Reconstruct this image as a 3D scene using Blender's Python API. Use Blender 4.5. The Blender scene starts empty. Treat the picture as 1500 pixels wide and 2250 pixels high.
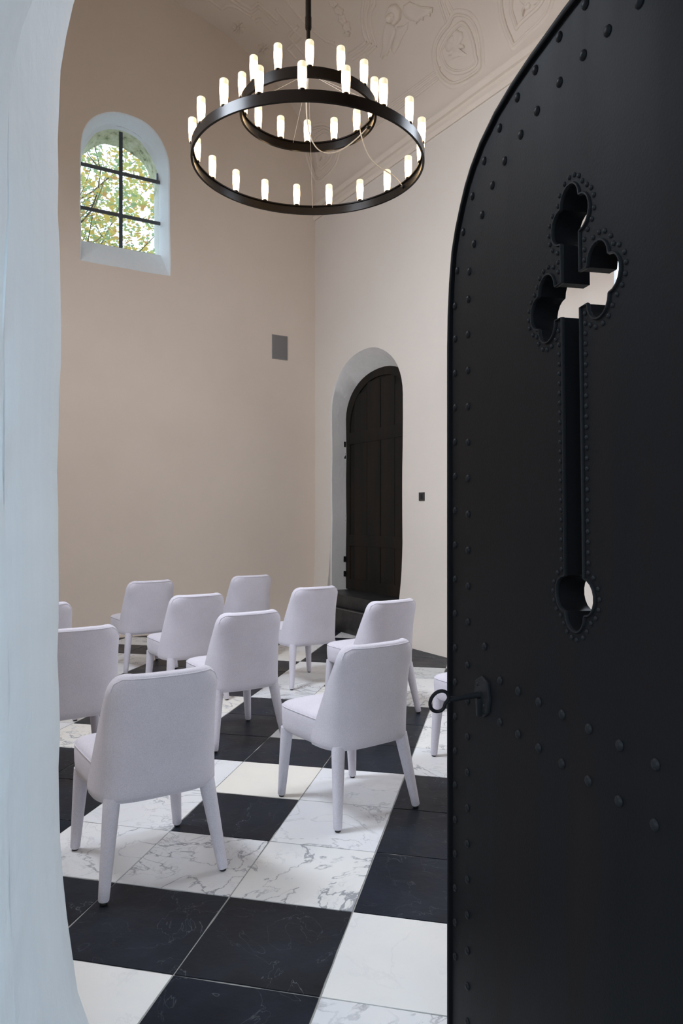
import bpy, bmesh, math, random
from mathutils import Vector, Matrix, noise
PI = math.pi
R = math.radians
random.seed(7)
S = bpy.context.scene
COL = S.collection

# ------------------------------------------------------------------ camera, world, lights
EYE = 1.46
FPX, HZ = 1584.5, 1132.1                     # focal length and horizon row in pixels of a 1500 x 2250 frame
cd = bpy.data.cameras.new('camera'); cam = bpy.data.objects.new('camera', cd); COL.objects.link(cam)
cam.location = (0, 0, EYE); cam.rotation_euler = (PI/2, 0, 0)
cd.sensor_fit = 'HORIZONTAL'; cd.sensor_width = 24.0; cd.lens = 24.0*FPX/1500
cd.shift_y = (HZ-1125)/1500; cd.clip_start = 0.02; cd.clip_end = 200
S.camera = cam
S.view_settings.view_transform = 'Standard'; S.view_settings.look = 'None'
S.view_settings.gamma = 1.0; S.view_settings.use_curve_mapping = False
S.view_settings.exposure = 0.0

W = bpy.data.worlds.new('world'); S.world = W; W.use_nodes = True
bg = W.node_tree.nodes['Background']
bg.inputs[1].default_value = 3.5
_n = W.node_tree.nodes; _l = W.node_tree.links
_tc = _n.new('ShaderNodeTexCoord'); _sp = _n.new('ShaderNodeSeparateXYZ'); _rp = _n.new('ShaderNodeValToRGB')
_l.new(_tc.outputs['Generated'], _sp.inputs[0]); _l.new(_sp.outputs['Z'], _rp.inputs[0]); _l.new(_rp.outputs[0], bg.inputs[0])
_e = _rp.color_ramp.elements                       # overcast sky above a darker tree line
_e[0].position = 0.0; _e[0].color = (0.10, 0.12, 0.10, 1)
_e[1].position = 1.0; _e[1].color = (0.30, 0.36, 0.42, 1)
for _p, _c in ((0.03, (0.14, 0.16, 0.15)), (0.09, (0.66, 0.86, 1.06)), (0.32, (0.74, 0.92, 1.08)), (0.60, (0.48, 0.58, 0.68))):
    _x = _e.new(_p); _x.color = (*_c, 1)

def area(name, loc, target, sx, sy, power, col):
    l = bpy.data.lights.new(name, 'AREA'); l.shape = 'RECTANGLE'; l.size = sx; l.size_y = sy
    l.energy = power; l.color = col
    o = bpy.data.objects.new(name, l); COL.objects.link(o); o.location = loc
    o.rotation_euler = (Vector(target)-Vector(loc)).to_track_quat('-Z', 'Y').to_euler()
    return o

# room plan: C is the far corner, E1 runs along the right wall towards us, E2 along the end wall to the left
TH = R(59.1)
C = Vector((-0.37154, 10.15, 0))
E1 = Vector((math.cos(TH), -math.sin(TH), 0))
E2 = Vector((-math.sin(TH), -math.cos(TH), 0))
WID = 5.26
Q = Vector((-0.768, 1.95, 0)); EQ = Vector((0.9755, -0.22, 0)).normalized(); NQ = Vector((0.22, 0.9755, 0)).normalized()
V1 = C + E2*WID
S2 = 6.16
V2 = V1 + E1*S2
V3 = Q + EQ*3.9
V4 = C + E1*8.3
UP = Vector((0, 0, 1))

# area lamps added in the side window openings, standing in for daylight
SKYC = (0.80, 0.88, 1.0)
def window_lamp(name, base, along, inward, t, z, power, h=1.45):
    p = base + along*t + UP*z - inward*0.22
    o = area(name, p, p + inward*3 - UP*2.6, 0.95, h, power, SKYC)
    o.data.spread = R(150)
window_lamp('added_light_left_a', V1, E1, -E2, 2.0, 4.55, 28)
window_lamp('added_light_left_b', V1, E1, -E2, 4.6, 4.55, 190)
window_lamp('daylight_right', C, E1, E2, 5.56, 4.25, 65, 1.9)

# ------------------------------------------------------------------ helpers
def link(o, parent=None):
    COL.objects.link(o)
    if parent: o.parent = parent
    return o
def obj(name, bm, mat, parent=None, smooth=True, angle=35, normals=True):
    if normals: bmesh.ops.recalc_face_normals(bm, faces=bm.faces)
    me = bpy.data.meshes.new(name)
    if smooth:
        for f in bm.faces: f.smooth = True
        ca = math.radians(angle)
        for e in bm.edges:
            if len(e.link_faces) == 2 and e.calc_face_angle(0) > ca: e.smooth = False
    bm.to_mesh(me); bm.free()
    for m in (mat if isinstance(mat, (list, tuple)) else [mat]): me.materials.append(m)
    return link(bpy.data.objects.new(name, me), parent)
def thing(name, label, cat, loc=(0, 0, 0), rz=0, group=None):
    o = bpy.data.objects.new(name, None); link(o); o.location = loc; o.rotation_euler = (0, 0, rz)
    o.empty_display_size = 0.1
    return tag(o, label, cat, group)
def tag(o, label, cat, group=None, kind=None):
    o['label'] = label; o['category'] = cat
    if group: o['group'] = group
    if kind: o['kind'] = kind
    return o
def struct(o, label=None):
    o['kind'] = 'structure'
    if label: o['label'] = label
    return o
def box(bm, c, s, rot=None, mi=0):
    m = Matrix.Translation(c) @ (rot if rot else Matrix.Identity(4)) @ Matrix.Diagonal((s[0], s[1], s[2], 1))
    r = bmesh.ops.create_cube(bm, size=1, matrix=m)
    fs = set(f for v in r['verts'] for f in v.link_faces)
    for f in fs: f.material_index = mi
    return r['verts']
def bevelled_box(c, s, b=0.004, rot=None):
    bm = bmesh.new(); box(bm, c, s, rot)
    bmesh.ops.bevel(bm, geom=bm.edges[:], offset=b, segments=2, profile=0.7, affect='EDGES')
    return bm
def rings(bm, loops, close=True, cap=(False, False)):
    vs = [[bm.verts.new(p) for p in L] for L in loops]
    n = len(vs[0])
    for a, b in zip(vs, vs[1:]):
        for i in range(n if close else n-1):
            j = (i+1) % n
            try: bm.faces.new((a[i], a[j], b[j], b[i]))
            except ValueError: pass
    if cap[0]: bm.faces.new(vs[0])
    if cap[1]: bm.faces.new(vs[-1])
    return vs
def tube(bm, pts, r, seg=8, closed=False, caps=True, ry=None, up=None):
    pts = [Vector(p) for p in pts]; n = len(pts); loops = []
    prev = None
    for i, p in enumerate(pts):
        if closed: t = pts[(i+1) % n]-pts[i-1]
        else: t = pts[min(i+1, n-1)]-pts[max(i-1, 0)]
        t.normalize()
        if up is not None:
            a = (up[i] if isinstance(up, list) else up); b = t.cross(a).normalized(); a = b.cross(t).normalized()
        else:
            if prev is None:
                a = t.orthogonal().normalized()
            else:
                a = (prev - t*prev.dot(t)).normalized()
            prev = a; b = t.cross(a)
        rr = r[i] if isinstance(r, (list, tuple)) else r
        r2 = ry if ry is not None else rr
        loops.append([p + b*(rr*math.cos(2*PI*k/seg)) + a*(r2*math.sin(2*PI*k/seg)) for k in range(seg)])
    if closed: loops.append(loops[0])
    vs = [[bm.verts.new(q) for q in L] for L in (loops[:-1] if closed else loops)]
    if closed: vs.append(vs[0])
    for A, B in zip(vs, vs[1:]):
        for k in range(seg):
            j = (k+1) % seg
            bm.faces.new((A[k], A[j], B[j], B[k]))
    if caps and not closed:
        bm.faces.new(vs[0]); bm.faces.new(vs[-1])
def lathe(bm, prof, seg=16, c=(0, 0, 0)):
    c = Vector(c)
    loops = [[c + Vector((r*math.cos(2*PI*k/seg), r*math.sin(2*PI*k/seg), z)) for k in range(seg)] for r, z in prof]
    rings(bm, loops, cap=(True, True))
def wob(p, a, s):
    return a*noise.noise(Vector(p)*s)

# ------------------------------------------------------------------ materials
def mat(name, col, rough=0.6, spec=0.5, metal=0.0, sheen=0.0):
    m = bpy.data.materials.new(name); m.use_nodes = True
    b = m.node_tree.nodes['Principled BSDF']
    b.inputs['Base Color'].default_value = (*col, 1); b.inputs['Roughness'].default_value = rough
    b.inputs['Specular IOR Level'].default_value = spec; b.inputs['Metallic'].default_value = metal
    b.inputs['Sheen Weight'].default_value = sheen
    return m
def N(m, t, **k):
    n = m.node_tree.nodes.new(t)
    for a, v in k.items():
        if hasattr(n, a): setattr(n, a, v)
        else: n.inputs[a].default_value = v
    return n
def L(m, a, b): m.node_tree.links.new(a, b)
def P(m): return m.node_tree.nodes['Principled BSDF']
def coords(m): return N(m, 'ShaderNodeTexCoord').outputs['Object']
def ramp(m, fac, stops):
    r = N(m, 'ShaderNodeValToRGB'); L(m, fac, r.inputs[0])
    els = r.color_ramp.elements
    while len(els) < len(stops): els.new(0.5)
    for e, (p, c) in zip(els, stops): e.position = p; e.color = (*c, 1)
    return r.outputs[0]
def nz(m, co, scale, detail=4, rough=0.5, dist=0.0):
    n = N(m, 'ShaderNodeTexNoise'); L(m, co, n.inputs['Vector'])
    n.inputs['Scale'].default_value = scale; n.inputs['Detail'].default_value = detail
    n.inputs['Roughness'].default_value = rough; n.inputs['Distortion'].default_value = dist
    return n.outputs['Fac']
def bump(m, h, strength, dist):
    b = N(m, 'ShaderNodeBump'); b.inputs['Strength'].default_value = strength; b.inputs['Distance'].default_value = dist
    L(m, h, b.inputs['Height']); L(m, b.outputs[0], P(m).inputs['Normal'])
def math_(m, op, a, b=None, clamp=False):
    n = N(m, 'ShaderNodeMath'); n.operation = op; n.use_clamp = clamp
    for i, v in enumerate((a, b)):
        if v is None: continue
        if isinstance(v, (int, float)): n.inputs[i].default_value = v
        else: L(m, v, n.inputs[i])
    return n.outputs[0]
def mixc(m, fac, a, b, blend='MIX'):
    n = N(m, 'ShaderNodeMix'); n.data_type = 'RGBA'; n.blend_type = blend
    if isinstance(fac, (int, float)): n.inputs[0].default_value = fac
    else: L(m, fac, n.inputs[0])
    for i, v in ((6, a), (7, b)):
        if isinstance(v, tuple): n.inputs[i].default_value = (*v, 1)
        else: L(m, v, n.inputs[i])
    return n.outputs[2]

def plaster(name, c1, c2, bs=0.25):
    m = mat(name, c1, 0.85, 0.25)
    co = coords(m)
    col = ramp(m, nz(m, co, 0.9, 5, 0.6), [(0.3, c2), (0.65, c1)])
    L(m, col, P(m).inputs['Base Color'])
    h = math_(m, 'ADD', math_(m, 'MULTIPLY', nz(m, co, 3.5, 4, 0.55), 1.0), math_(m, 'MULTIPLY', nz(m, co, 26, 5, 0.6), 0.18))
    bump(m, h, bs, 0.03)
    return m
M_wall = plaster('room plaster', (0.735, 0.63, 0.535), (0.705, 0.60, 0.505), 0.16)
M_wallr = plaster('daylight tinted side wall plaster', (0.73, 0.66, 0.59), (0.70, 0.63, 0.565), 0.16)  # cooler copy of the end wall plaster, bluish daylight mixed into the colour
M_vault = plaster('vault plaster', (0.76, 0.66, 0.565), (0.73, 0.63, 0.535), 0.12)
M_lime = plaster('limewashed reveal', (0.86, 0.91, 0.94), (0.82, 0.87, 0.90), 0.45)
_f = nz(M_lime, N(M_lime, 'ShaderNodeTexCoord').outputs['Object'], 1, 2)
_mp = N(M_lime, 'ShaderNodeMapping'); L(M_lime, coords(M_lime), _mp.inputs[0]); _mp.inputs['Scale'].default_value = (34, 34, 1.6)
_b = [x for x in M_lime.node_tree.nodes if x.type == 'BUMP'][0]
_h = _b.inputs['Height'].links[0].from_socket
L(M_lime, math_(M_lime, 'ADD', _h, math_(M_lime, 'MULTIPLY', nz(M_lime, _mp.outputs[0], 1.0, 4, 0.6), 0.16)), _b.inputs['Height'])
_c = P(M_lime).inputs['Base Color'].links[0].from_socket
L(M_lime, mixc(M_lime, 0.22, _c, ramp(M_lime, nz(M_lime, _mp.outputs[0], 0.6, 5, 0.7), [(0.3, (0.70, 0.75, 0.78)), (0.7, (0.84, 0.87, 0.88))])), P(M_lime).inputs['Base Color'])
M_rev = plaster('rough whitewashed niche', (0.74, 0.72, 0.69), (0.68, 0.66, 0.63), 0.5)
M_stucco = plaster('stucco relief', (0.76, 0.66, 0.565), (0.73, 0.63, 0.535), 0.15)

def paint_black(name, c, rough, streak=True):
    m = mat(name, c, rough, 0.08)
    co = coords(m)
    if streak:
        mp = N(m, 'ShaderNodeMapping'); L(m, co, mp.inputs[0]); mp.inputs['Scale'].default_value = (5.0, 5.0, 0.7)
        f = nz(m, mp.outputs[0], 1.0, 5, 0.6)
        col = ramp(m, f, [(0.32, (c[0]*0.75, c[1]*0.8, c[2]*0.85)), (0.5, c), (0.72, (c[0]*1.7, c[1]*1.25, c[2]*1.05))])
        L(m, col, P(m).inputs['Base Color'])
        L(m, math_(m, 'MULTIPLY_ADD', f, 0.25), P(m).inputs['Roughness'])
        n = [x for x in m.node_tree.nodes if x.type == 'MATH'][-1]; n.inputs[2].default_value = rough-0.12
    bump(m, nz(m, co, 160, 3, 0.6), 0.10, 0.004)
    return m
M_iron = paint_black('black painted iron sheet', (0.0055, 0.0055, 0.0062), 0.52)
M_iron2 = paint_black('black forged iron', (0.012, 0.012, 0.013), 0.42, False)
M_wood = paint_black('black painted boards', (0.018, 0.0155, 0.013), 0.6)
M_step = mat('black stone', (0.016, 0.016, 0.017), 0.45)
co = coords(M_step)
L(M_step, ramp(M_step, nz(M_step, co, 5, 6, 0.7), [(0.4, (0.010, 0.010, 0.011)), (0.7, (0.035, 0.034, 0.034))]), P(M_step).inputs['Base Color'])
bump(M_step, nz(M_step, co, 20, 5), 0.3, 0.01)
M_bronze = mat('dark bronze band', (0.011, 0.008, 0.006), 0.26, 0.12, 0.0)
M_grout = mat('grey grout', (0.36, 0.35, 0.33), 0.9)
M_grey = mat('grey grille cloth', (0.20, 0.19, 0.185), 0.8)
M_dark = mat('dark grey plastic', (0.03, 0.03, 0.03), 0.5)
M_rub = mat('black rubber', (0.01, 0.01, 0.01), 0.6)
M_wire = mat('clear cable sheath', (0.55, 0.5, 0.42), 0.3)
M_bar = mat('grey iron glazing bar', (0.055, 0.068, 0.082), 0.5)
M_tag = mat('white care tag', (0.5, 0.5, 0.48), 0.7)

M_moss = mat('mossy stone', (0.3, 0.33, 0.2), 0.9)
co = coords(M_moss)
L(M_moss, ramp(M_moss, nz(M_moss, co, 9, 6, 0.65), [(0.35, (0.16, 0.19, 0.09)), (0.46, (0.58, 0.62, 0.38)), (0.65, (0.78, 0.80, 0.62))]), P(M_moss).inputs['Base Color'])
bump(M_moss, nz(M_moss, co, 14, 6), 0.8, 0.03)
szm = N(M_moss, 'ShaderNodeSeparateXYZ'); L(M_moss, co, szm.inputs[0])
hm = N(M_moss, 'ShaderNodeMapRange'); hm.inputs[1].default_value = 5.75; hm.inputs[2].default_value = 6.0
L(M_moss, math_(M_moss, 'ADD', szm.outputs['Z'], math_(M_moss, 'MULTIPLY', nz(M_moss, co, 5, 5), 0.3)), hm.inputs[0])
moss_c = P(M_moss).inputs['Base Color'].links[0].from_socket
L(M_moss, mixc(M_moss, hm.outputs[0], (0.72, 0.74, 0.70), moss_c), P(M_moss).inputs['Base Color'])

# chair fabric
M_fab = mat('pale lilac woven fabric', (0.65, 0.61, 0.665), 0.92, 0.15, 0, 0.25)
co = coords(M_fab)
fcol = ramp(M_fab, nz(M_fab, co, 9, 5, 0.6), [(0.3, (0.62, 0.585, 0.64)), (0.7, (0.69, 0.65, 0.71))])
fcol = mixc(M_fab, 0.35, fcol, ramp(M_fab, nz(M_fab, co, 260, 2), [(0.35, (0.52, 0.49, 0.54)), (0.65, (0.76, 0.72, 0.78))]))
L(M_fab, fcol, P(M_fab).inputs['Base Color'])
wv = N(M_fab, 'ShaderNodeTexWave'); wv.bands_direction = 'X'; L(M_fab, co, wv.inputs[0]); wv.inputs['Scale'].default_value = 140; wv.inputs['Distortion'].default_value = 2
bump(M_fab, math_(M_fab, 'ADD', math_(M_fab, 'MULTIPLY', wv.outputs['Fac'], 0.4), nz(M_fab, co, 420, 3)), 0.35, 0.0015)

# marble: each tile carries its own offset and tone
def attr(m, n): return N(m, 'ShaderNodeAttribute', attribute_name=n)
def marble_coords(m):
    a = attr(m, 'tile_offset'); v = N(m, 'ShaderNodeVectorMath'); v.operation = 'ADD'
    L(m, coords(m), v.inputs[0]); L(m, a.outputs['Vector'], v.inputs[1])
    return v.outputs[0]
def ridge(m, co, scale, dist, w, detail=3):
    f = nz(m, co, scale, detail, 0.55, dist)
    return math_(m, 'SUBTRACT', 1.0, math_(m, 'DIVIDE', math_(m, 'ABSOLUTE', math_(m, 'SUBTRACT', f, 0.5)), w), clamp=True)
M_white = mat('white veined marble', (0.7, 0.7, 0.68), 0.32, 0.5)
co = marble_coords(M_white)
tone = attr(M_white, 'tile_tone').outputs['Fac']
base = ramp(M_white, tone, [(0.0, (0.52, 0.54, 0.53)), (0.35, (0.76, 0.76, 0.78)), (0.7, (0.80, 0.79, 0.77)), (1.0, (0.82, 0.76, 0.65))])
base = mixc(M_white, 0.35, base, ramp(M_white, nz(M_white, co, 3.0, 5, 0.6), [(0.3, (0.66, 0.68, 0.71)), (0.7, (0.86, 0.82, 0.75))]))
veins = math_(M_white, 'MULTIPLY', ridge(M_white, co, 1.7, 2.6, 0.016, 6), math_(M_white, 'MULTIPLY', math_(M_white, 'SUBTRACT', nz(M_white, co, 3.1, 3), 0.36), 5.0, clamp=True))
v2 = math_(M_white, 'MULTIPLY', ridge(M_white, co, 4.5, 2.2, 0.02, 6), math_(M_white, 'MULTIPLY', math_(M_white, 'SUBTRACT', nz(M_white, co, 2.2, 3), 0.5), 4.0, clamp=True))
vv = math_(M_white, 'MULTIPLY', math_(M_white, 'ADD', math_(M_white, 'MULTIPLY', veins, 1.5), math_(M_white, 'MULTIPLY', v2, 1.1)), attr(M_white, 'tile_vein').outputs['Fac'], clamp=True)
L(M_white, mixc(M_white, vv, base, (0.34, 0.345, 0.365)), P(M_white).inputs['Base Color'])
L(M_white, math_(M_white, 'ADD', 0.26, math_(M_white, 'MULTIPLY', nz(M_white, co, 8), 0.2)), P(M_white).inputs['Roughness'])
M_black = mat('black slate tile', (0.01, 0.01, 0.012), 0.35, 0.16)
co = marble_coords(M_black)
tone = attr(M_black, 'tile_tone').outputs['Fac']
base = ramp(M_black, tone, [(0.0, (0.003, 0.004, 0.006)), (0.6, (0.0045, 0.006, 0.010)), (1.0, (0.009, 0.0085, 0.008))])
cloud = math_(M_black, 'MULTIPLY', nz(M_black, co, 2.5, 6, 0.65), 0.9)
base = mixc(M_black, math_(M_black, 'POWER', cloud, 1.9), base, (0.035, 0.046, 0.070))
sc = math_(M_black, 'MULTIPLY', ridge(M_black, co, 3.0, 1.5, 0.004, 4), math_(M_black, 'POWER', nz(M_black, co, 1.8, 2), 2.5))
base = mixc(M_black, math_(M_black, 'MULTIPLY', sc, 2.0, clamp=True), base, (0.20, 0.21, 0.22))
L(M_black, base, P(M_black).inputs['Base Color'])
L(M_black, math_(M_black, 'ADD', 0.24, math_(M_black, 'MULTIPLY', nz(M_black, co, 5, 6), 0.3)), P(M_black).inputs['Roughness'])
bump(M_black, nz(M_black, co, 14, 6, 0.6), 0.25, 0.006)

M_bulb = bpy.data.materials.new('glowing frosted glass'); M_bulb.use_nodes = True
b = P(M_bulb); b.inputs['Base Color'].default_value = (0.9, 0.85, 0.75, 1); b.inputs['Roughness'].default_value = 0.4
b.inputs['Emission Color'].default_value = (1.0, 0.76, 0.46, 1)
sx = N(M_bulb, 'ShaderNodeSeparateXYZ'); L(M_bulb, coords(M_bulb), sx.inputs[0])
er = N(M_bulb, 'ShaderNodeMapRange'); L(M_bulb, sx.outputs['Z'], er.inputs[0])
er.inputs[1].default_value = 0.085; er.inputs[2].default_value = 0.125; er.inputs[3].default_value = 9.5; er.inputs[4].default_value = 0.80
er.interpolation_type = 'SMOOTHSTEP'
ec = N(M_bulb, 'ShaderNodeMapRange'); L(M_bulb, sx.outputs['Z'], ec.inputs[0]); ec.inputs[1].default_value = 0.09; ec.inputs[2].default_value = 0.135
L(M_bulb, mixc(M_bulb, ec.outputs[0], (1.0, 0.64, 0.32), (1.0, 0.90, 0.60)), b.inputs['Emission Color'])
b.inputs['Base Color'].default_value = (0.35, 0.32, 0.25, 1); L(M_bulb, er.outputs[0], b.inputs['Emission Strength'])
M_glass = bpy.data.materials.new('clear window glass'); M_glass.use_nodes = True
nt = M_glass.node_tree; nt.nodes.remove(P(M_glass))
mx = N(M_glass, 'ShaderNodeMixShader'); mx.inputs[0].default_value = 0.05
L(M_glass, N(M_glass, 'ShaderNodeBsdfTransparent').outputs[0], mx.inputs[1])
L(M_glass, N(M_glass, 'ShaderNodeBsdfGlossy', Roughness=0.02).outputs[0], mx.inputs[2])
L(M_glass, mx.outputs[0], nt.nodes['Material Output'].inputs[0])
M_leafs = []
for k, c in enumerate([(0.62, 0.48, 0.14), (0.48, 0.50, 0.19), (0.32, 0.43, 0.25), (0.58, 0.35, 0.15)]):
    m = mat('autumn leaf %s' % ('yellow', 'lime', 'green', 'orange')[k], c, 0.6, 0.2)
    tr = N(m, 'ShaderNodeBsdfTranslucent'); tr.inputs[0].default_value = (*[min(1, x*1.3) for x in c], 1)
    ms = N(m, 'ShaderNodeMixShader'); ms.inputs[0].default_value = 0.5
    L(m, P(m).outputs[0], ms.inputs[1]); L(m, tr.outputs[0], ms.inputs[2]); L(m, ms.outputs[0], m.node_tree.nodes['Material Output'].inputs[0])
    M_leafs.append(m)
M_bark = mat('grey brown bark', (0.13, 0.11, 0.07), 0.9)
M_ground = mat('gravel ground', (0.30, 0.29, 0.26), 0.95)
L(M_ground, ramp(M_ground, nz(M_ground, coords(M_ground), 30, 6), [(0.3, (0.24, 0.25, 0.25)), (0.7, (0.40, 0.41, 0.41))]), P(M_ground).inputs['Base Color'])

# ------------------------------------------------------------------ structure: walls with openings
def seg_pts(a, b, step):
    n = max(1, int(math.dist(a, b)/step))
    return [(a[0]+(b[0]-a[0])*i/n, a[1]+(b[1]-a[1])*i/n) for i in range(n)]
def arch(u0, u1, v0, vs, va, ns=10, nb=6, na=24, p=2.0):
    """counter-clockwise outline: sill, right jamb, arch, left jamb; fixed vertex count"""
    out = [(u0+(u1-u0)*i/nb, v0) for i in range(nb)]
    out += [(u1, v0+(vs-v0)*i/ns) for i in range(ns)]
    c, a, b = (u0+u1)/2, (u1-u0)/2, va-vs
    for i in range(na):
        t = PI*i/na
        out.append((c + a*math.copysign(abs(math.cos(t))**(2/p), math.cos(t)), vs + b*abs(math.sin(t))**(2/p)))
    out += [(u0, vs+(v0-vs)*i/ns) for i in range(ns)]
    return out
def ragged(o, amp, sc, seed=0.0):
    return [(u + wob((u, v, seed), amp, sc), v + wob((u, v, seed+9), amp, sc)) for u, v in o]
def wall(name, org, e, nin, outer, holes, thick, mats, label):
    """nin = direction pointing into the wall (away from the room). holes: list of [(outline, depth, material index), ...]"""
    bm = bmesh.new()
    f3 = lambda u, v, d: org + e*u + UP*v + nin*d
    def fill(loops, mi):
        es = []
        for lp in loops:
            for a, b in zip(lp, lp[1:]+lp[:1]):
                ed = bm.edges.get((a, b)) or bm.edges.new((a, b)); es.append(ed)
        r = bmesh.ops.triangle_fill(bm, edges=es, use_beauty=True)
        for g in r['geom']:
            if isinstance(g, bmesh.types.BMFace): g.material_index = mi
    o0 = [bm.verts.new(f3(u, v, 0)) for u, v in outer]; o1 = [bm.verts.new(f3(u, v, thick)) for u, v in outer]
    first, last = [], []
    for h in holes:
        rs = [[bm.verts.new(f3(u, v, d)) for u, v in o] for o, d, mi in h]
        for (A, B, (o, d, mi)) in zip(rs, rs[1:], h[1:]):
            n = len(A)
            for i in range(n):
                fc = bm.faces.new((A[i], A[(i+1) % n], B[(i+1) % n], B[i])); fc.material_index = mi
        first.append(rs[0]); last.append(rs[-1])
    fill([o0]+first, 0); fill([o1]+last, 0)
    n = len(o0)
    for i in range(n): bm.faces.new((o0[i], o0[(i+1) % n], o1[(i+1) % n], o1[i]))
    o = obj(name, bm, mats, angle=28)
    return struct(o, label)

SPR, RISE = 6.2, 1.8
def win_hole(u0, u1, seed, zt=0.0):
    k = (u1-u0)
    a0 = ragged(arch(u0, u1, 4.473, 5.80, 6.365, p=2.1), 0.018, 2.5, seed)
    ra = ragged(arch(u0+0.012, u1-0.012, 4.488, 5.80, 6.352, p=2.1), 0.014, 2.5, seed)
    a1 = arch(u0+0.04, u1-0.045, 4.80, 5.74, 6.335, p=2.1)
    a2 = ragged(arch(u0+0.05, u1-0.055, 4.81, 5.68, 6.30, p=2.0), 0.015, 6, seed+3)
    a3 = ragged(arch(u0+0.02, u1-0.055, 4.78, 5.70, 6.235, p=2.0), 0.025, 6, seed+5)
    return [(a0, 0, 1), (ra, 0.012, 1), (a1, 0.25, 1), (a2, 0.30, 1), (a3, 0.60, 2)]
def tall_hole(u0, u1, seed):
    return [([(u, (v if v > 5.2 else 5.2-(5.2-v)*2.6)-1.0) for u, v in o], d, mi) for o, d, mi in win_hole(u0, u1, seed)]
def low_hole(u0, u1, seed):
    return [([(u, v-1.0) for u, v in o], d, mi) for o, d, mi in win_hole(u0, u1, seed)]
WALLM = [M_wall, M_lime, M_moss, M_rev]
wall('wall_back', C, E2, -E1, [(-0.6, 0), (WID+0.6, 0), (WID+0.6, 8.3), (-0.6, 8.3)], [win_hole(2.085, 3.167, 1.0)], 0.6, WALLM, 'pink beige plastered end wall with the small arched window')
niche0 = ragged(arch(0.443, 2.098, -0.0, 2.86, 3.55, p=2.1), 0.02, 1.8, 4)
niche0 = [(u, max(0.0, v)) for u, v in niche0]
def niche(d): return [(u + (0.006 if u < 1.27 else -0.004)*d*10, (v if v < 2.5 else 2.5+(v-2.5)*(1-0.19*d/0.24*1.0))) for u, v in niche0]
n_r = [(1.27+(u-1.27)*0.985, v if v < 0.02 else v-0.012) for u, v in niche0]
n_in = [(u, v if v < 2.3 else 2.3+(v-2.3)*0.835) for u, v in niche0]
wall('wall_right', C, E1, -E2, [(-0.6, 0), (9.0, 0), (9.0, 5.72), (-0.6, 5.72)],
     [[(niche0, 0, 0), (n_r, 0.014, 3), (n_in, 0.24, 3), (n_in, 0.6, 3)], tall_hole(5.02, 6.10, 2.0)], 0.6, [M_wallr, M_lime, M_moss, M_rev], 'pale plastered side wall with the arched door niche')
wall('wall_left', V1, E1, E2, [(-0.6, 0), (S2+0.3, 0), (S2+0.3, 5.72), (-0.6, 5.72)], [low_hole(1.46, 2.54, 3.0), low_hole(4.06, 5.14, 5.0)], 0.6, WALLM, 'plastered side wall hidden behind the doorway reveal')
o = wall('wall_side', V3, (V4-V3).normalized(), -(Vector((-(V4-V3).y, (V4-V3).x, 0)).normalized()), [(-0.6, 0), ((V4-V3).length+0.4, 0), ((V4-V3).length+0.4, 8.3), (-0.6, 8.3)], [], 0.4, WALLM, 'plain plastered wall beyond the open door leaf')

# entrance wall: deep splayed reveal between the room and the outside
def door_out(k):
    """k=0 room side outline, k=1 outside outline"""
    u0 = 0.0*(1-k)+0.36*k; u1 = 1.70*(1-k)+1.64*k
    if k < 0.465: vs, va, p = 2.56, 3.40, 2.05
    else: q = (k-0.47)/0.53; vs = 2.25*(1-q)+1.96*q; va = 2.90*(1-q)+2.42*q; p = 2.05*(1-q)+2.3*q
    return arch(u0, u1, 0.0, vs, va, ns=26, nb=6, na=30, p=p)
def entry_outline(k, extra=0.0):
    o = []
    for u, v in door_out(k):
        w = 0.014*noise.noise(Vector((v*1.9, k*1.5, 3.3))) + 0.008*noise.noise(Vector((v*6, k*2, 1)))
        fl = 0.0
        if v < 0.72: fl = 0.085*(1-v/0.72)**1.6 + (0.07*(1-v/0.2)**1.5 if v < 0.2 else 0)
        sgn = 1 if u < 0.85 else -1
        o.append((u + (w + fl + extra)*sgn*(0 if (0.02 < v and v > 3.3) else 1), v if v <= 0 else v-extra*0.5*(1 if v > 2.5 else 0)))
    return o
DT = 0.934
hole = [(entry_outline(0), 0, 0), (entry_outline(0, 0.008), 0.006, 0), (entry_outline(0.03, 0.012), 0.022, 1)]
for k in (0.12, 0.24, 0.36, 0.46, 0.47, 0.6, 0.8, 1.0): hole.append((entry_outline(k, 0.012), DT*k, 1))
wall('wall_front', Q, EQ, -NQ, [(-1.3, 0), (4.4, 0), (4.4, 8.3), (-1.3, 8.3)], [hole], DT, [M_wall, M_lime, M_moss], 'thick whitewashed entrance wall with its rounded doorway reveal')

# vault: barrel running along the right wall
def vault_z(w):
    x = (w-WID/2)/(WID/2)
    return SPR + RISE*math.sqrt(max(0, 1-x*x))
bm = bmesh.new()
nu, nw = 40, 48
grid = {}
for i in range(nu+1):
    for j in range(nw+1):
        a = PI*j/nw; w = WID/2*(1-math.cos(a)); u = -0.3 + 10.6*i/nu
        p = C + E1*u + E2*w; p.z = SPR + RISE*math.sin(a)
        grid[i, j] = p
vv = {k: bm.verts.new(p) for k, p in grid.items()}
for i in range(nu):
    for j in range(nw):
        c = (grid[i, j]+grid[i+1, j+1])/2
        if (c-Q).dot(NQ) < -0.5: continue
        bm.faces.new((vv[i, j], vv[i+1, j], vv[i+1, j+1], vv[i, j+1]))
for j in (0, nw):                                   # upright springing of the vault above the string course
    low = [bm.verts.new(Vector((grid[i, j].x, grid[i, j].y, 5.70))) for i in range(nu+1)]
    for i in range(nu):
        if (grid[i, j]-Q).dot(NQ) > -0.5: bm.faces.new((low[i], low[i+1], vv[i+1, j], vv[i, j]))
bmesh.ops.delete(bm, geom=[v for v in bm.verts if not v.link_faces], context='VERTS')
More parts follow.
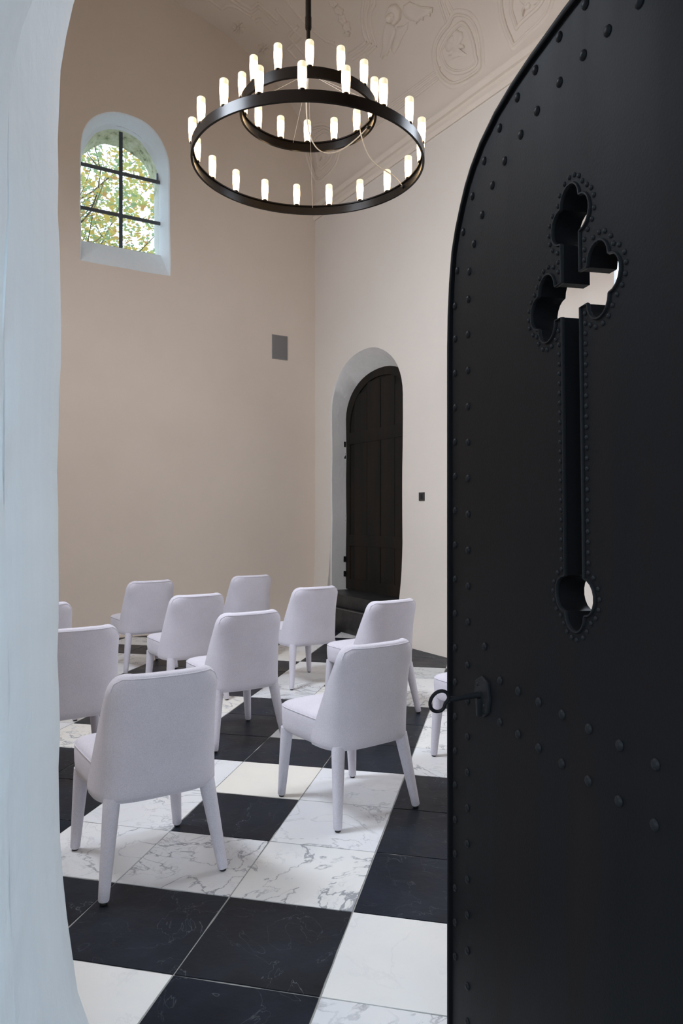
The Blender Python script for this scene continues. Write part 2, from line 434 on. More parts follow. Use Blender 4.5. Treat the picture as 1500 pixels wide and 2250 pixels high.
o = obj('ceiling', bm, M_vault); struct(o, 'barrel vaulted plaster ceiling with stucco relief')
sm = o.modifiers.new('thickness', 'SOLIDIFY'); sm.thickness = 0.15; sm.offset = 1 if o.data.polygons[0].normal.z > 0 else -1

# floor tiles
YAW = R(12.71); TA = Vector((math.sin(YAW), math.cos(YAW), 0)); TB = Vector((math.cos(YAW), -math.sin(YAW), 0))
TO = Vector((-0.5342, 2.291, 0)); TS = 0.48145
poly = [C+E1*-0.3-E2*0.3, V1+E2*0.3-E1*0.3, V2+E2*0.3, Q+EQ*-1.3-NQ*0.5, Q-NQ*0.92, Q+EQ*3.9-NQ*0.9, V3+Vector((0.6, 0, 0)), V4-E2*0.5]
def inside(p):
    r = False
    for a, b in zip(poly, poly[1:]+poly[:1]):
        if (a.y > p.y) != (b.y > p.y) and p.x < (b.x-a.x)*(p.y-a.y)/(b.y-a.y)+a.x: r = not r
    return r
def is_white(i, j):
    bi, bj = (i-1)//3, (j-1)//3
    w = (bi+bj) % 2 != 0
    if (i-1) % 3 == 1 and (j-1) % 3 == 1: w = not w
    return w
bm = bmesh.new()
l_off = bm.faces.layers.float_vector.new('tile_offset'); l_tone = bm.faces.layers.float.new('tile_tone'); l_v = bm.faces.layers.float.new('tile_vein')
rng = random.Random(5)
special = {(1, 0): (0.72, 1.25), (1, -1): (0.45, 0.9), (1, -2): (0.6, 1.0), (3, -1): (1.0, 0.03), (0, 1): (0.72, 0.08), (-1, 1): (0.4, 0.9), (2, 0): (0.35, 0.5), (3, 0): (0.4, 0.35), (3, -2): (0.4, 0.3), (-1, -1): (0.75, 0.12), (2, -2): (0.4, 0.6)}
for i in range(-6, 24):
    for j in range(-16, 14):
        p0 = TO + TA*(TS*i) + TB*(TS*j)
        if not any(inside(p0 + TA*(TS*a) + TB*(TS*b)) for a in (0, 0.5, 1) for b in (0, 0.5, 1)): continue
        wgt = 0.0024
        cs = []
        st = 6
        for (a0, b0, a1, b1) in ((0, 0, 1, 0), (1, 0, 1, 1), (1, 1, 0, 1), (0, 1, 0, 0)):
            for q in range(st):
                f = q/st; cs.append((a0+(a1-a0)*f, b0+(b1-b0)*f))
        lo = wgt/TS
        dz = rng.uniform(-0.0004, 0.0004)
        w = is_white(i, j)
        top, rim = [], []
        for a, b in cs:
            q = p0 + TA*(TS*a) + TB*(TS*b)
            r1 = abs(noise.noise(q*14))*0.003 + (abs(noise.noise(q*40))*0.004 if not w else 0)
            ca, cb = a-0.5, b-0.5; m = max(abs(ca), abs(cb))
            k = (0.5-lo-r1/TS)/0.5
            top.append(bm.verts.new(p0 + TA*(TS*(0.5+ca*k)) + TB*(TS*(0.5+cb*k)) + UP*dz))
        n = len(top)
        fc = bm.faces.new(top)
        fc.material_index = 0 if w else 1
        bt = [bm.verts.new(v.co - UP*0.006) for v in top]
        fs = [fc]
        for k in range(n):
            g = bm.faces.new((top[k], bt[k], bt[(k+1) % n], top[(k+1) % n])); g.material_index = fc.material_index; fs.append(g)
        off = Vector((rng.uniform(-50, 50), rng.uniform(-50, 50), rng.uniform(-50, 50)))
        tn, vn = rng.random(), rng.choice((0.15, 0.4, 0.8, 1.0))
        if (i, j) in special and w: tn, vn = special[i, j]
        for g in fs: g[l_off] = off; g[l_tone] = tn; g[l_v] = vn
gp = [bm.verts.new(p - UP*0.0035) for p in poly]
r = bmesh.ops.triangle_fill(bm, edges=[bm.edges.new((a, b)) for a, b in zip(gp, gp[1:]+gp[:1])])
for g in r['geom']:
    if isinstance(g, bmesh.types.BMFace):
        g.material_index = 2
        if g.normal.z < 0: g.normal_flip()
o = obj('floor', bm, [M_white, M_black, M_grout], smooth=False); struct(o, 'chequered floor of white marble and black stone tiles')

# ground outside
bm = bmesh.new()
box(bm, (0, 0, -0.09), (80, 80, 0.1)); struct(obj('ground', bm, M_ground, smooth=False), 'plain gravel ground outside the chapel')

# flared plaster foot of the walls
def foot(name, base, e, inward, t0, t1, label):
    prof = [(0.0, 1.62)] + [(0.17*(1-z/1.6)**3.3, z) for z in [1.6-1.6*k/26 for k in range(1, 27)]] + [(-0.02, 0.0), (-0.02, 1.62)]
    n = max(2, int((t1-t0)/0.25)); loops = []
    for i in range(n+1):
        t = t0+(t1-t0)*i/n
        loops.append([base + e*t + inward*(d - 0.0015*(d > -0.01) + (0.03*abs(noise.noise(Vector((t*1.3, z*2, 5))))*(1-z/1.62)**3 if d > 0 else 0)) + UP*z for d, z in prof])
    bm = bmesh.new(); rings(bm, loops, cap=(True, True))
    struct(obj(name, bm, M_wall if name.endswith('back') else M_wallr, angle=60), label)
foot('baseboard_right', C, E1, E2, -0.02, 0.43, 'flared plaster foot of the side wall left of the niche')
foot('baseboard_side', C, E1, E2, 2.10, 8.3, 'flared plaster foot of the side wall right of the niche')
foot('baseboard_back', C, E2, E1, -0.02, WID, 'flared plaster foot of the end wall')

# ------------------------------------------------------------------ windows
def window(n, base, e, nin, u0, u1, label, z0=4.8, drop=0.0):
    w = bpy.data.objects.new('window_%d' % n, None); link(w); w.location = base + e*((u0+u1)/2) + nin*0.27 + UP*z0
    w.rotation_euler = (0, 0, math.atan2(e.y, e.x)); struct(w, label)
    hw = (u1-u0)/2 - 0.03
    sgn = 1 if Matrix.Rotation(PI/2, 3, 'Z') @ e == nin else 1
    def bar(p, q, wd):
        bm = bmesh.new(); c = (Vector(p)+Vector(q))/2; d = Vector(q)-Vector(p)
        s = (abs(d.x)+wd if abs(d.x) > abs(d.z) else wd, 0.022, abs(d.z) if abs(d.z) > abs(d.x) else wd)
        box(bm, c, s); bmesh.ops.bevel(bm, geom=bm.edges[:], offset=0.004, segments=2, affect='EDGES')
        obj('glazing_bar', bm, M_bar, w)
    bar((0, 0, -drop), (0, 0, 1.46), 0.045)
    bar((-hw, -0.004, 0.415), (hw, -0.004, 0.415), 0.043)
    bar((-hw, -0.004, 0.945), (hw, -0.004, 0.945), 0.043)
    for z in (0.415, 0.945):
        bm = bmesh.new(); box(bm, (0, -0.02, z), (0.05, 0.012, 0.05)); bmesh.ops.bevel(bm, geom=bm.edges[:], offset=0.003, segments=1, affect='EDGES')
        obj('bar_clasp', bm, M_bar, w)
    # arched edge frame
    a = arch(-hw-0.0, hw+0.0, -drop, 0.93, 1.53, p=2.1)
    bm = bmesh.new(); tube(bm, [(x, 0, z) for x, z in a], 0.009, 6, closed=True); obj('edge_frame', bm, M_bar, w)
    bm = bmesh.new(); vs = [bm.verts.new((x, 0.006, z)) for x, z in a]; bm.faces.new(vs)
    ex = bmesh.ops.extrude_face_region(bm, geom=bm.faces[:]); bmesh.ops.translate(bm, verts=[v for v in ex['geom'] if isinstance(v, bmesh.types.BMVert)], vec=(0, 0.004, 0))
    obj('pane', bm, M_glass, w, smooth=False)
    return w
w1 = window(1, C, E2, -E1, 2.085, 3.167, 'small arched window with dark iron cross bars high in the end wall')
window(2, C, E1, -E2, 5.02, 6.10, 'arched window in the side wall behind the open door leaf', 3.8, 0.64)
window(3, V1, E1, E2, 1.46, 2.54, 'added arched window in the unseen side wall', 3.8)  # this and the next are unseen windows added to let daylight in
window(4, V1, E1, E2, 4.06, 5.14, 'added arched window in the unseen side wall near the entrance', 3.8)
# latch pin of the first window, on its right edge
bm = bmesh.new(); box(bm, (-0.47, -0.03, 1.0), (0.02, 0.03, 0.13)); obj('latch', bm, M_bar, w1)

# ------------------------------------------------------------------ far door in its niche
ZL = 0.452
dpos = C + E1*1.27 - E2*0.245
far = bpy.data.objects.new('door_2', None); link(far); far.location = dpos; far.rotation_euler = (0, 0, math.atan2(E1.y, E1.x))
struct(far, 'tall dark arched board door in the white niche behind the chairs')
fo = arch(-0.86, 0.86, ZL, 2.66, 3.36, ns=12, p=2.1)
def slab(outline, y0, y1, bev=0.0):
    bm = bmesh.new(); vs = [bm.verts.new((x, y0, z)) for x, z in outline]; f = bm.faces.new(vs)
    ex = bmesh.ops.extrude_face_region(bm, geom=[f]); bmesh.ops.translate(bm, verts=[v for v in ex['geom'] if isinstance(v, bmesh.types.BMVert)], vec=(0, y1-y0, 0))
    return bm
def strip(o1, o2, y0, y1):
    bm = bmesh.new()
    rings(bm, [[(x, y0, z) for x, z in o1], [(x, y1, z) for x, z in o1], [(x, y1, z) for x, z in o2], [(x, y0, z) for x, z in o2], [(x, y0, z) for x, z in o1]])
    bmesh.ops.remove_doubles(bm, verts=bm.verts, dist=1e-5)
    return bm
# local y+ points into the wall for E1 direction: check
ysg = 1 if (Matrix.Rotation(math.atan2(E1.y, E1.x), 3, 'Z') @ Vector((0, 1, 0))).dot(-E2) > 0 else -1
obj('board_panel', slab(fo, 0.02*ysg, 0.07*ysg), M_wood, far, angle=30)
inn = arch(-0.74, 0.74, ZL+0.14, 2.62, 3.24, ns=12, p=2.1)
obj('door_frame', strip(fo, inn, -0.002*ysg, 0.03*ysg), M_wood, far, angle=30)
for z, h in ((2.50, 0.16), (1.12, 0.15)):
    bm = bevelled_box((0, 0.013*ysg, z), (1.5, 0.026, h), 0.004); obj('rail', bm, M_wood, far)
for x in (-0.47, -0.16, 0.16, 0.47):
    z1 = 2.62+0.6*math.sqrt(1-(x/0.74)**2)
    bm = bevelled_box((x, 0.014*ysg, (ZL+0.1+z1)/2), (0.302, 0.018, z1-ZL-0.1), 0.006)
    obj('board', bm, M_wood, far)
for z in (2.43, 2.27, 1.42, 0.86, 0.66):
    bm = bevelled_box((-0.845, -0.025*ysg, z), (0.05, 0.03, 0.075), 0.005); obj('hinge', bm, M_iron2, far)

# stone steps up to it
st = thing('stone_steps', 'two black stone steps below the tall arched door', 'steps', C+E1*1.27, math.atan2(E1.y, E1.x))
for (z0, z1, out, back) in ((0.0, 0.29, 0.27, -0.25), (0.29, ZL, 0.20, -0.27)):
    hw2 = 0.80 if out > 0.25 else 0.79
    bm = bevelled_box((0, -ysg*(out+back)/2, (z0+z1)/2), (2*hw2, out-back, z1-z0-0.002), 0.012)
    obj('step', bm, M_step, st)
bm = bevelled_box((0, -ysg*0.275, 0.287), (1.62, 0.02, 0.012), 0.003); obj('nosing', bm, mat('grey step edge', (0.09, 0.085, 0.08), 0.6), st)  # step edge in a lighter grey than the stone

# ------------------------------------------------------------------ small things on the walls
def flush(name, base, e, inward, t0, t1, z0, z1, m, label, cat, th=0.012):
    o = thing(name, label, cat, base+e*((t0+t1)/2)+UP*((z0+z1)/2), math.atan2(e.y, e.x))
    s = 1 if (Matrix.Rotation(math.atan2(e.y, e.x), 3, 'Z') @ Vector((0, 1, 0))).dot(inward) > 0 else -1
    return o, s
sp, s = flush('wall_speaker', C, E2, E1, 0.436, 0.670, 3.59, 3.92, None, 'flat grey rectangular loudspeaker panel set flush high in the end wall', 'speaker')
obj('grille', bevelled_box((0, s*0.004, 0), (0.222, 0.012, 0.318), 0.002), M_grey, sp)
fr = arch(-0.117, 0.117, -0.165, 0.165, 0.1651, na=8)
obj('edge_trim', strip([(-0.117, -0.165), (0.117, -0.165), (0.117, 0.165), (-0.117, 0.165)], [(-0.111, -0.159), (0.111, -0.159), (0.111, 0.159), (-0.111, 0.159)], -0.004*s, 0.009*s), mat('grey metal trim', (0.3, 0.28, 0.27), 0.5), sp)
sw, s = flush('light_switch', C, E1, E2, 2.42, 2.52, 1.622, 1.714, None, 'small square dark light switch on the white wall right of the niche', 'switch')
obj('plate', bevelled_box((0, s*0.005, 0), (0.098, 0.012, 0.092), 0.003), M_dark, sw)
obj('rocker', bevelled_box((0, s*0.012, 0), (0.035, 0.01, 0.055), 0.002), M_rub, sw)

# ------------------------------------------------------------------ cornice string course and stucco relief
def course(name, zs, label):
    # profile (projection, z) extruded along the right wall
    prof = zs
    bm = bmesh.new(); loops = []
    for i in range(34):
        t = -0.02 + 8.3*i/33
        loops.append([C + E1*t + E2*(d-0.01) + UP*(z - 0.012*t) for d, z in prof])
    rings(bm, loops, cap=(True, True)); struct(obj(name, bm, M_vault, angle=28), label)
course('trim_1', [(0, 5.60), (0.028, 5.60), (0.045, 5.635), (0.045, 5.65), (0.018, 5.665), (0.014, 5.70), (0.016, 5.735), (0.04, 5.745), (0.062, 5.785), (0.062, 5.80), (0, 5.81)], 'moulded plaster string course below the vault')

def vhit(px, py):
    """where the line of sight through a point meets the vault (or the wall just below it)"""
    d = Vector(((px-750)/FPX, 1.0, (HZ-py)/FPX)); o = Vector((0, 0, EYE))
    prev = 4.0
    def inside_room(k):
        p = o + d*k; w = (p-C).dot(E2); u = (p-C).dot(E1)
        if w < 0 or u < 0: return False
        return p.z < vault_z(w) if p.z > SPR else True
    a, b = 2.0, 14.0
    k = a
    while k < b and inside_room(k): k += 0.02
    lo, hi = k-0.02, k
    for _ in range(20):
        mid = (lo+hi)/2
        if inside_room(mid): lo = mid
        else: hi = mid
    p = o + d*hi; w = (p-C).dot(E2)
    if p.z <= SPR+0.02: n = E2.copy()
    else:
        x = (w-WID/2)/(WID/2)**2; z = (p.z-SPR)/RISE**2
        n = -(E2*x + UP*z).normalized()
    if (p-C).dot(E1) < 0.01: n = E1.copy()
    return p, n
def relief(bm, pts, width, height, closed=False, dense=6):
    P2 = []
    n = len(pts)
    rng_ = range(n if closed else n-1)
    for i in rng_:
        p0 = pts[i-1] if (closed or i > 0) else pts[i]
        p1 = pts[i]; p2 = pts[(i+1) % n]; p3 = pts[(i+2) % n] if (closed or i+2 < n) else p2
        for k in range(dense):
            t = k/dense
            f = lambda a, b, c, d: 0.5*((2*b)+(-a+c)*t+(2*a-5*b+4*c-d)*t*t+(-a+3*b-3*c+d)*t**3)
            P2.append((f(p0[0], p1[0], p2[0], p3[0]), f(p0[1], p1[1], p2[1], p3[1])))
    if not closed: P2.append(pts[-1])
    h = [vhit(*q) for q in P2]
    tube(bm, [p for p, _ in h], width/2, 8, closed=closed, ry=height*0.6, up=[nn for _, nn in h])
def scl(o, k):
    cx = sum(p[0] for p in o)/len(o); cy = sum(p[1] for p in o)/len(o)
    return [(cx+(x-cx)*k, cy+(y-cy)*k) for x, y in o]
def z5(L_): return [(920+a/4.167, b/4.167) for a, b in L_]
def z3(L_): return [(580+a/3.75, 200+b/3.75) for a, b in L_]
def z4(L_): return [(680+a/5, b/5) for a, b in L_]
def z7(L_): return [(370+a/6.52, b/6.52) for a, b in L_]
def z6(L_): return [(500+a/2, b/2) for a, b in L_]
def leaf_blob(cx, cy, rx, ry, rot, lobes, amp):
    out = []
    for k in range(lobes*4):
        a = 2*PI*k/(lobes*4); r = 1 - amp*(0.5-0.5*math.cos(a*lobes)) if k % 4 else 1
        r = 1-amp*(0.5+0.5*math.cos(a*lobes))
        x, y = rx*r*math.cos(a), ry*r*math.sin(a)
        out.append((cx + x*math.cos(rot)-y*math.sin(rot), cy + x*math.sin(rot)+y*math.cos(rot)))
    return out
def mound(bm, outline, height):
    cx = sum(p[0] for p in outline)/len(outline); cy = sum(p[1] for p in outline)/len(outline)
    loops = []
    for k, hh in ((1.0, -0.004), (0.96, 0.45), (0.85, 0.75), (0.6, 1.0), (0.3, 0.8), (0.12, 0.75)):
        L_ = []
        for x, y in outline:
            p, n = vhit(cx+(x-cx)*k, cy+(y-cy)*k); L_.append(p + n*(height*0.55*hh))
        loops.append(L_)
    rings(bm, loops, cap=(False, True))
def cartouche(outer, inner, leaf, label, grp='oval stucco cartouches on the vault'):
    p, n = vhit(sum(q[0] for q in outer)/len(outer), sum(q[1] for q in outer)/len(outer))
    t = thing('stucco_cartouche', label, 'ceiling relief', p, 0, grp)
    inv = Matrix.Translation(-p)
    for nm, f in (('outer_moulding', lambda b: (relief(b, outer, 0.05, 0.020, True), relief(b, scl(outer, 0.90), 0.03, 0.03, True))),
                  ('inner_moulding', lambda b: (relief(b, scl(inner, 1.10), 0.04, 0.03, True), relief(b, inner, 0.025, 0.018, True))),
                  ('leaf', lambda b: mound(b, leaf, 0.05))):
        bm = bmesh.new(); f(bm); bm.transform(inv); obj(nm, bm, M_stucco, t, angle=70)
    return t
c1o = z5([(320, 115), (400, 105), (480, 140), (545, 240), (580, 410), (588, 560), (578, 645), (480, 725), (370, 780), (290, 788), (200, 720), (150, 620), (132, 500), (145, 400), (200, 290), (270, 205)])
c1i = z5([(395, 232), (450, 290), (490, 400), (505, 500), (515, 570), (440, 630), (340, 648), (260, 605), (215, 500), (225, 430), (290, 320), (340, 262)])
c1l = z5([(350, 265), (375, 285), (400, 290), (412, 340), (385, 400), (415, 410), (425, 440), (385, 455), (440, 500), (430, 522), (370, 520), (335, 530), (305, 548), (325, 505), (270, 515), (300, 480), (255, 470), (240, 430), (275, 380), (260, 370), (300, 330), (330, 310), (325, 285)])
cartouche(c1o, c1i, c1l, 'rounded stucco cartouche with a leaf, between the chandelier and the black door top')
c2o = z5([(745, -120), (738, 0), (748, 120), (785, 265), (830, 370), (862, 440), (910, 405), (1010, 310), (1110, 220), (1185, 120), (1228, 0), (1240, -120), (1100, -260), (880, -260)])
c2i = z5([(880, -120), (858, 0), (856, 100), (880, 180), (902, 240), (935, 200), (1010, 130), (1085, 60), (1130, -20), (1120, -130), (1000, -190)])
c2l = z5([(1000, -80), (1100, -40), (1105, 10), (1060, 50), (1030, 30), (1015, 80), (975, 95), (955, 160), (945, 110), (975, 60), (930, 20), (900, -40)])
cartouche(c2o, c2i, c2l, 'pointed stucco cartouche cut by the top of the picture, topmost beside the black door')
c3o = z3([(345, 330), (350, 500), (372, 600), (400, 680), (445, 745), (520, 690), (580, 620), (612, 540), (625, 440), (600, 330), (480, 270)])
c3i = z3([(420, 400), (430, 500), (442, 570), (460, 632), (505, 598), (545, 550), (565, 480), (550, 380), (490, 340)])
c3l = z3([(455, 440), (520, 420), (545, 500), (535, 545), (510, 520), (500, 575), (480, 545), (462, 580), (452, 520)])
cartouche(c3o, c3i, c3l, 'small pointed stucco cartouche in the far corner, seen through the wide chandelier ring')
# cherub head with wings
p, n = vhit(866, 32)
ch = thing('stucco_cherub', 'winged cherub head in pale stucco on the vault, above the right side of the chandelier', 'ceiling relief', p)
inv = Matrix.Translation(-p)
def part(nm, fn, par):
    bm = bmesh.new(); fn(bm); bm.transform(inv); return obj(nm, bm, M_stucco, par, angle=70)
part('head', lambda b: mound(b, leaf_blob(866, 31, 17, 24, 0.05, 7, 0.06), 0.10), ch)
part('face', lambda b: mound(b, leaf_blob(863, 37, 11, 15, 0.05, 3, 0.04), 0.13), ch)
def feathers(b, base, tips, w):
    for tx, ty in tips:
        mx_, my_ = (base[0]+tx)/2, (base[1]+ty)/2
        relief(b, [base, (mx_, my_-3), (tx, ty)], w, 0.028)
part('wing', lambda b: (mound(b, z4([(1030, 60), (1100, 15), (1180, 50), (1260, 85), (1360, 92), (1335, 150), (1250, 190), (1190, 245), (1120, 230), (1060, 200), (1020, 130)]), 0.05), feathers(b, (888, 22), [(951, 22), (946, 31), (931, 40), (917, 49)], 0.05)), ch)
part('wing', lambda b: (mound(b, z4([(845, 240), (815, 320), (800, 420), (810, 540), (800, 640), (860, 600), (900, 520), (930, 430), (960, 340), (930, 280)]), 0.05), feathers(b, (857, 55), [(838, 128), (848, 122), (857, 112)], 0.05)), ch)
part('drapery', lambda b: mound(b, z4([(960, 290), (1030, 280), (1090, 240), (1080, 320), (1020, 420), (980, 520), (930, 600), (900, 560), (930, 450)]), 0.035), ch)
# leafy garland
p, n = vhit(745, 45)
ga = thing('stucco_garland', 'curling stucco leaf garland on the vault beside the chandelier rod', 'ceiling relief', p); inv = Matrix.Translation(-p)
for cx, cy, rx, ry, rot in ((732, 6, 9, 14, -0.6), (744, 22, 10, 15, -0.9), (752, 42, 10, 15, -0.4), (762, 58, 10, 15, -0.2), (763, 74, 8, 8, 0.3)):
    part('leaf', lambda b: mound(b, leaf_blob(cx, cy, rx, ry, rot, 5, 0.3), 0.05), ga)
# rosettes
for (cx, cy, r0, lab) in ((578, 108, 15, 'round stucco rosette on the vault just left of the small chandelier ring'), (523, 61, 17, 'worn stucco rosette on the vault, upper left of the two rosettes')):
    p, n = vhit(cx, cy); ro = thing('stucco_rosette', lab, 'ceiling relief', p, 0, 'stucco rosettes on the vault'); inv = Matrix.Translation(-p)
    for k in range(8):
        a = 2*PI*k/8
        part('petal', lambda b: mound(b, leaf_blob(cx+r0*0.6*math.cos(a), cy+r0*0.6*math.sin(a), r0*0.38, r0*0.16, a, 3, 0.15), 0.03), ro)
    part('boss', lambda b: mound(b, leaf_blob(cx, cy, r0*0.2, r0*0.2, 0, 4, 0.05), 0.05), ro)
# frame mouldings
def moulding(n_, lines, label, w=0.045, h=0.022):
    bm = bmesh.new()
    for ln in lines: relief(bm, ln, w, h, dense=4)
    struct(obj('trim_%d' % n_, bm, M_stucco, angle=70), label)
def sharp(pts):       # repeat points so that the spline keeps its corners
    o = []
    for a, b in zip(pts, pts[1:]):
        for t in (0, 0.04, 0.5, 0.96): o.append((a[0]+(b[0]-a[0])*t, a[1]+(b[1]-a[1])*t))
    return o+[pts[-1]]
moulding(2, [z4([(590, -60), (590, 20), (578, 120), (578, 250), (592, 370), (625, 450)]) , sharp(z4([(625, 450), (590, 490), (430, 600)])),
             z4([(700, -60), (712, 45), (672, 130), (668, 240), (690, 370), (735, 500)]), sharp(z4([(735, 500), (630, 600), (640, 640)])),
             z4([(640, -60), (648, 40), (625, 130), (622, 250), (640, 370), (678, 470)]), sharp(z4([(678, 470), (600, 560), (470, 650)]))], 'curved frame moulding of the vault panel')
moulding(3, [sharp(z5([(195, 622), (0, 765), (-280, 970), (-600, 1210)])), sharp(z5([(180, 720), (0, 860), (-280, 1065), (-560, 1270)])), sharp(z5([(185, 670), (0, 812), (-280, 1015), (-600, 1245)]))], 'double moulding running down from the cartouche towards the corner', 0.03, 0.02)
moulding(4, [sharp(z5([(170, -40), (250, 210)])), sharp(z5([(240, -40), (318, 112)])), sharp(z5([(205, -40), (285, 170)]))], 'short double moulding rising from the cartouche', 0.03, 0.02)
moulding(5, [sharp(z7([(560, -20), (770, 130)])), z7([(770, 130), (860, 85), (980, 110), (1080, 170), (1190, 240)]), sharp(z7([(1190, 240), (1240, 300), (1320, 265), (1420, 380), (1480, 440)])),
             sharp(z7([(960, -10), (1190, 130), (1290, 40), (1400, 150), (1560, 290)])), sharp(z7([(900, 10), (1180, 180), (1290, 95), (1560, 350)]))], 'stepped frame moulding on the left of the vault', 0.045, 0.022)
moulding(6, [sharp([(607, 20), (660, 82), (632, 108), (652, 130)]), sharp([(655, 57), (633, 80), (670, 122)]), z6([(250, -10), (330, 90), (420, 170), (470, 190)]), z4([(180, 450), (260, 475), (330, 535), (360, 600)]), z4([(20, 300), (90, 370), (180, 450)])], 'frame moulding of the vault panel behind the chandelier', 0.045, 0.022)

# ------------------------------------------------------------------ chandelier
D0 = 4.78
CH = Vector((-0.0459*D0, D0, 0))
zr1, zr2 = 3.767, 4.092
ch = thing('chandelier', 'round two tier dark metal ring chandelier with glowing glass tubes', 'chandelier', CH + UP*zr1)
def band(R0, z0, h, th=0.012):
    bm = bmesh.new(); n = 128
    prof = [(R0, z0), (R0, z0+h), (R0-0.022, z0+h), (R0-0.022, z0+h-0.008), (R0-th, z0+h-0.008), (R0-th, z0+0.008), (R0-0.016, z0+0.008), (R0-0.016, z0)]
    rings(bm, [[(r*math.cos(2*PI*k/n), r*math.sin(2*PI*k/n), z) for r, z in prof] for k in range(n+1)])
    bmesh.ops.remove_doubles(bm, verts=bm.verts, dist=1e-5)
    return bm
RA, RB = 0.765, 0.452
obj('lower_ring', band(RA, 0, 0.066), M_bronze, ch)['label'] = 'wide lower ring'
obj('upper_ring', band(RB, zr2-zr1, 0.066), M_bronze, ch)['label'] = 'narrow upper ring'
def bulb(R0, a, zb):
    # a = 0 points at the viewer, growing to the viewer's right
    x, y = (R0-0.012)*math.sin(a), -(R0-0.012)*math.cos(a)
    bm = bmesh.new()
    lathe(bm, [(0.0205, 0.006), (0.0215, 0.02), (0.0235, 0.045), (0.0258, 0.075), (0.0262, 0.12), (0.0262, 0.148), (0.0248, 0.153), (0.021, 0.1565), (0.010, 0.158)], 16)
    o = obj('glass_tube', bm, M_bulb, ch); o.location = (x, y, zb)
    bm = bmesh.new(); lathe(bm, [(0.016, -0.004), (0.018, 0.0), (0.018, 0.012), (0.012, 0.014)], 12)
    obj('socket', bm, M_bronze, o)
for k in range(19): bulb(RA, 2*PI*k/19, 0.066)
for k in range(14): bulb(RB, 2*PI*k/14 + R(3.6), zr2-zr1+0.066)
top = 8.0-zr1
def cyl(nm, z0, z1, r, par=ch, m=M_bronze):
    bm = bmesh.new(); lathe(bm, [(r, z0), (r, z1)], 20); return obj(nm, bm, m, par)
cyl('rod', 4.55-zr1+0.13, top, 0.019)
bm = bmesh.new(); lathe(bm, [(0.013, 4.47-zr1), (0.013, 4.69-zr1), (0.021, 4.69-zr1), (0.021, 4.76-zr1)], 20); obj('rod_joint', bm, M_bronze, ch)
bm = bmesh.new(); lathe(bm, [(0.012, 4.38-zr1), (0.015, 4.41-zr1), (0.015, 4.47-zr1)], 16); obj('rod_tip', bm, M_bronze, ch)
bm = bmesh.new(); lathe(bm, [(0.07, top-0.03), (0.075, top-0.01), (0.06, top)], 24); obj('ceiling_rose', bm, M_bronze, ch)
hub = Vector((0, 0, 4.39-zr1))
for R0, z, offs in ((RA, 0.05, (0.15, 0.65)), (RB, zr2-zr1+0.05, (0.0,))):
    for q in range(3):
        a = 2*PI*q/3 + 1.05 + (0.3 if R0 == RB else 0)
        bm = bmesh.new(); tube(bm, [hub, ((R0-0.02)*math.sin(a), -(R0-0.02)*math.cos(a), z)], 0.0012, 5); obj('suspension_wire', bm, M_wire, ch)
def bez(p0, p1, p2, p3, n=24):
    P_ = [Vector(p) for p in (p0, p1, p2, p3)]
    return [P_[0]*(1-t)**3+P_[1]*3*t*(1-t)**2+P_[2]*3*t*t*(1-t)+P_[3]*t**3 for t in [i/n for i in range(n+1)]]
attach = Vector((0.40, 0.17, zr2-zr1+0.03))
bm = bmesh.new(); tube(bm, bez(hub, (-0.06, -0.02, 0.1), (0.08, 0.12, -0.02), attach), 0.0038, 6); obj('power_cable', bm, M_wire, ch)
att2 = Vector((0.655, 0.36, 0.035))
bm = bmesh.new(); tube(bm, bez(attach+Vector((-0.06, 0, 0.02)), (0.40, 0.2, 0.02), (0.55, 0.3, 0.18), att2), 0.0038, 6); obj('power_cable', bm, M_wire, ch)
for p in (attach, att2):
    bm = bmesh.new(); d = Vector((p.x, p.y, 0)).normalized(); c = Vector((d.x*((RB if p is attach else RA)-0.02), d.y*((RB if p is attach else RA)-0.02), p.z))
    bmesh.ops.create_uvsphere(bm, u_segments=12, v_segments=8, radius=0.012, matrix=Matrix.Translation(c)); obj('cable_gland', bm, M_rub, ch)

